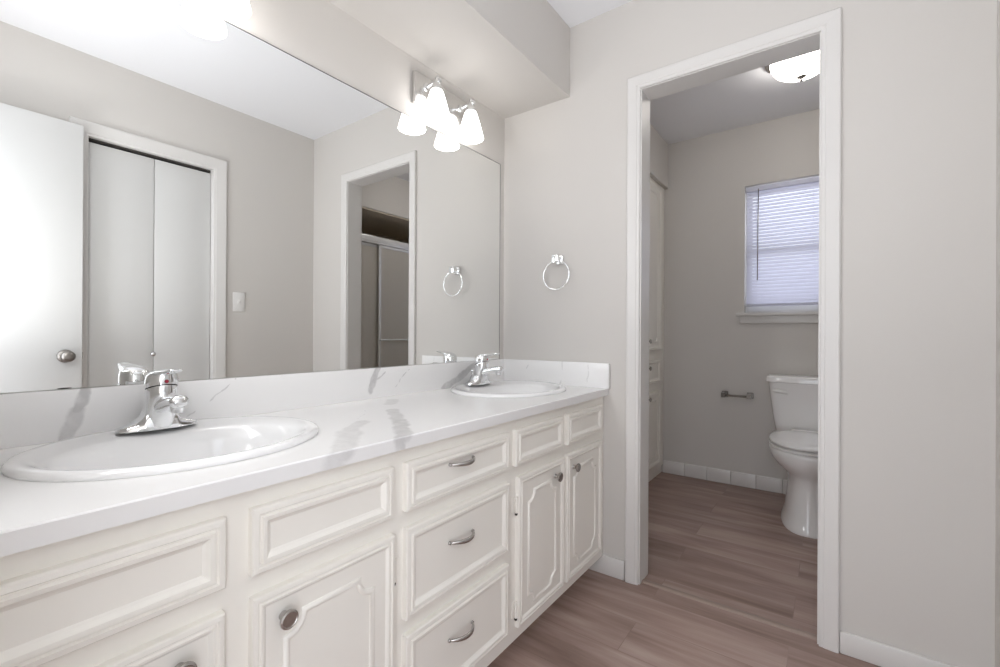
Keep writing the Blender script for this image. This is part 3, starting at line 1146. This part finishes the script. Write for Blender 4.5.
# ------------------------------------------------------------------ built-in linen cabinet
ln = thing('linen_cabinet', 'tall white built-in linen cabinet on the left wall of the toilet room', 'cabinet', (.2, 3.0, 0))
bm = bmesh.new()
XL = XT - .026
bx(bm, .102, XL, LY0 + .002, LY1 - .002, .062, LZ1 - .002)
bx(bm, .102, XL - .012, LY0 + .002, LY1 - .002, .0, .062)
obj('carcass', bm, M['cab'], ln)
for y0, y1, ks in ((2.655, 2.995, 1), (3.005, 3.350, -1)):
    for z0, z1, kz in ((.919, 2.085, .985), (.105, .630, .590)):
        dr = obj('door', panel_front(y0, y1, z0, z1, XL, dprof), M['cab'], ln)
        obj('panel_moulding', scoop_bead(y0 + .06, y1 - .06, z0 + .06, z1 - .06, XL + .011), M['cab'], dr, smooth=True, angle=.9)
        knob(dr, XL + .0115, y1 - .06 if ks > 0 else y0 + .065, kz, .0155)
dr = obj('drawer_front', panel_front(2.655, 3.350, .690, .855, XL), M['cab'], ln)
knob(dr, XL + .010, 3.075, .80, .0155)

# ------------------------------------------------------------------ ceiling light in the toilet room
cl = thing('ceiling_light', 'lit flush glass dome light on the toilet room ceiling', 'ceiling light', (1.205, 2.755, CZ2))
bm = bmesh.new()
lathe(bm, [(.162, 0), (.164, .004), (.162, .012), (.140, .019)], (1.205, 2.755, CZ2), '-z', 48)
obj('pan', bm, M['nickel'], cl, smooth=True, angle=.8)
bm = bmesh.new()
lathe(bm, [(.138, .018), (.138, .028), (.132, .048), (.116, .071), (.09, .090), (.058, .103), (.025, .110), (.001, .111)], (1.205, 2.755, CZ2), '-z', 48)
obj('glass_dome', bm, M['dome'], cl, smooth=True)
bm = bmesh.new()
lathe(bm, [(.020, .107), (.022, .112), (.012, .117), (.006, .122), (.008, .127), (.006, .133), (.001, .136)], (1.205, 2.755, CZ2), '-z', 20)
obj('finial', bm, M['nickel'], cl, smooth=True)

# ------------------------------------------------------------------ tub and sliding shower door
tubo = thing('bathtub', 'white alcove bathtub behind the sliding shower doors', 'bathtub', (2.25, 2.71, 0))
bm = bmesh.new()
ya, yb = YT + .010, Y2 - .010
xa, xb = XS, XE - .002
def rr(x0, x1, y0, y1, z, p=8, n=56):
    return ell((x0 + x1) / 2, (y0 + y1) / 2, z, (x1 - x0) / 2, (y1 - y0) / 2, n, p)
loft(bm, [rr(xa, xb, ya, yb, 0, 60), rr(xa, xb, ya, yb, .375, 60), rr(xa + .004, xb, ya, yb, .380, 60), rr(xa + .07, xb - .06, ya + .08, yb - .08, .380, 8),
          rr(xa + .085, xb - .075, ya + .10, yb - .10, .36, 6), rr(xa + .12, xb - .10, ya + .16, yb - .22, .12, 5), rr(xa + .16, xb - .14, ya + .22, yb - .30, .07, 4)])
obj('tub_shell', bm, M['tub'], tubo, smooth=True, angle=.6)

sd = thing('shower_door', 'sliding obscure glass shower doors in an aluminium frame on the bathtub', 'shower door', (XS + .035, 2.71, .38))
RZ0, RZ1 = 1.815, 1.878
bm = bmesh.new()
bx(bm, XS + .012, XS + .062, ya, yb, RZ0, RZ1, .003)
bx(bm, XS + .008, XS + .012, ya, yb, RZ0 + .02, RZ1 - .012)
obj('top_rail', bm, M['alu'], sd, smooth=True, angle=.6)
box('bottom_track', XS + .012, XS + .062, ya, yb, .381, .405, M['alu'], sd, bev=.003)
for y0 in (ya, yb - .022):
    box('wall_jamb', XS + .015, XS + .060, y0, y0 + .022, .405, RZ0, M['alu'], sd, bev=.002)
for y0, y1, xx in ((ya + .024, 2.685, XS + .042), (2.600, yb - .024, XS + .020)):
    bm = bmesh.new()
    z0, z1 = .408, RZ0 - .002
    bx(bm, xx, xx + .012, y0, y0 + .026, z0, z1)
    bx(bm, xx, xx + .012, y1 - .026, y1, z0, z1)
    bx(bm, xx, xx + .012, y0 + .026, y1 - .026, z1 - .024, z1)
    bx(bm, xx, xx + .012, y0 + .026, y1 - .026, z0, z0 + .024)
    pn = obj('sliding_panel', bm, M['alu'], sd)
    box('glass', xx + .004, xx + .009, y0 + .026, y1 - .026, z0 + .024, z1 - .024, M['obscure'], pn)
    bm = bmesh.new()
    xt = xx - .014 if xx < XS + .03 else xx + .026
    tube(bm, [(xt, y0 + .012, .972), (xt, y1 - .012, .972)], .0075, 10)
    for yy in (y0 + .013, y1 - .013):
        tube(bm, [(xt, yy, .972), (xx + .006, yy, .972)], .006, 8)
    obj('towel_bar', bm, M['alu'], pn, smooth=True, angle=.9)
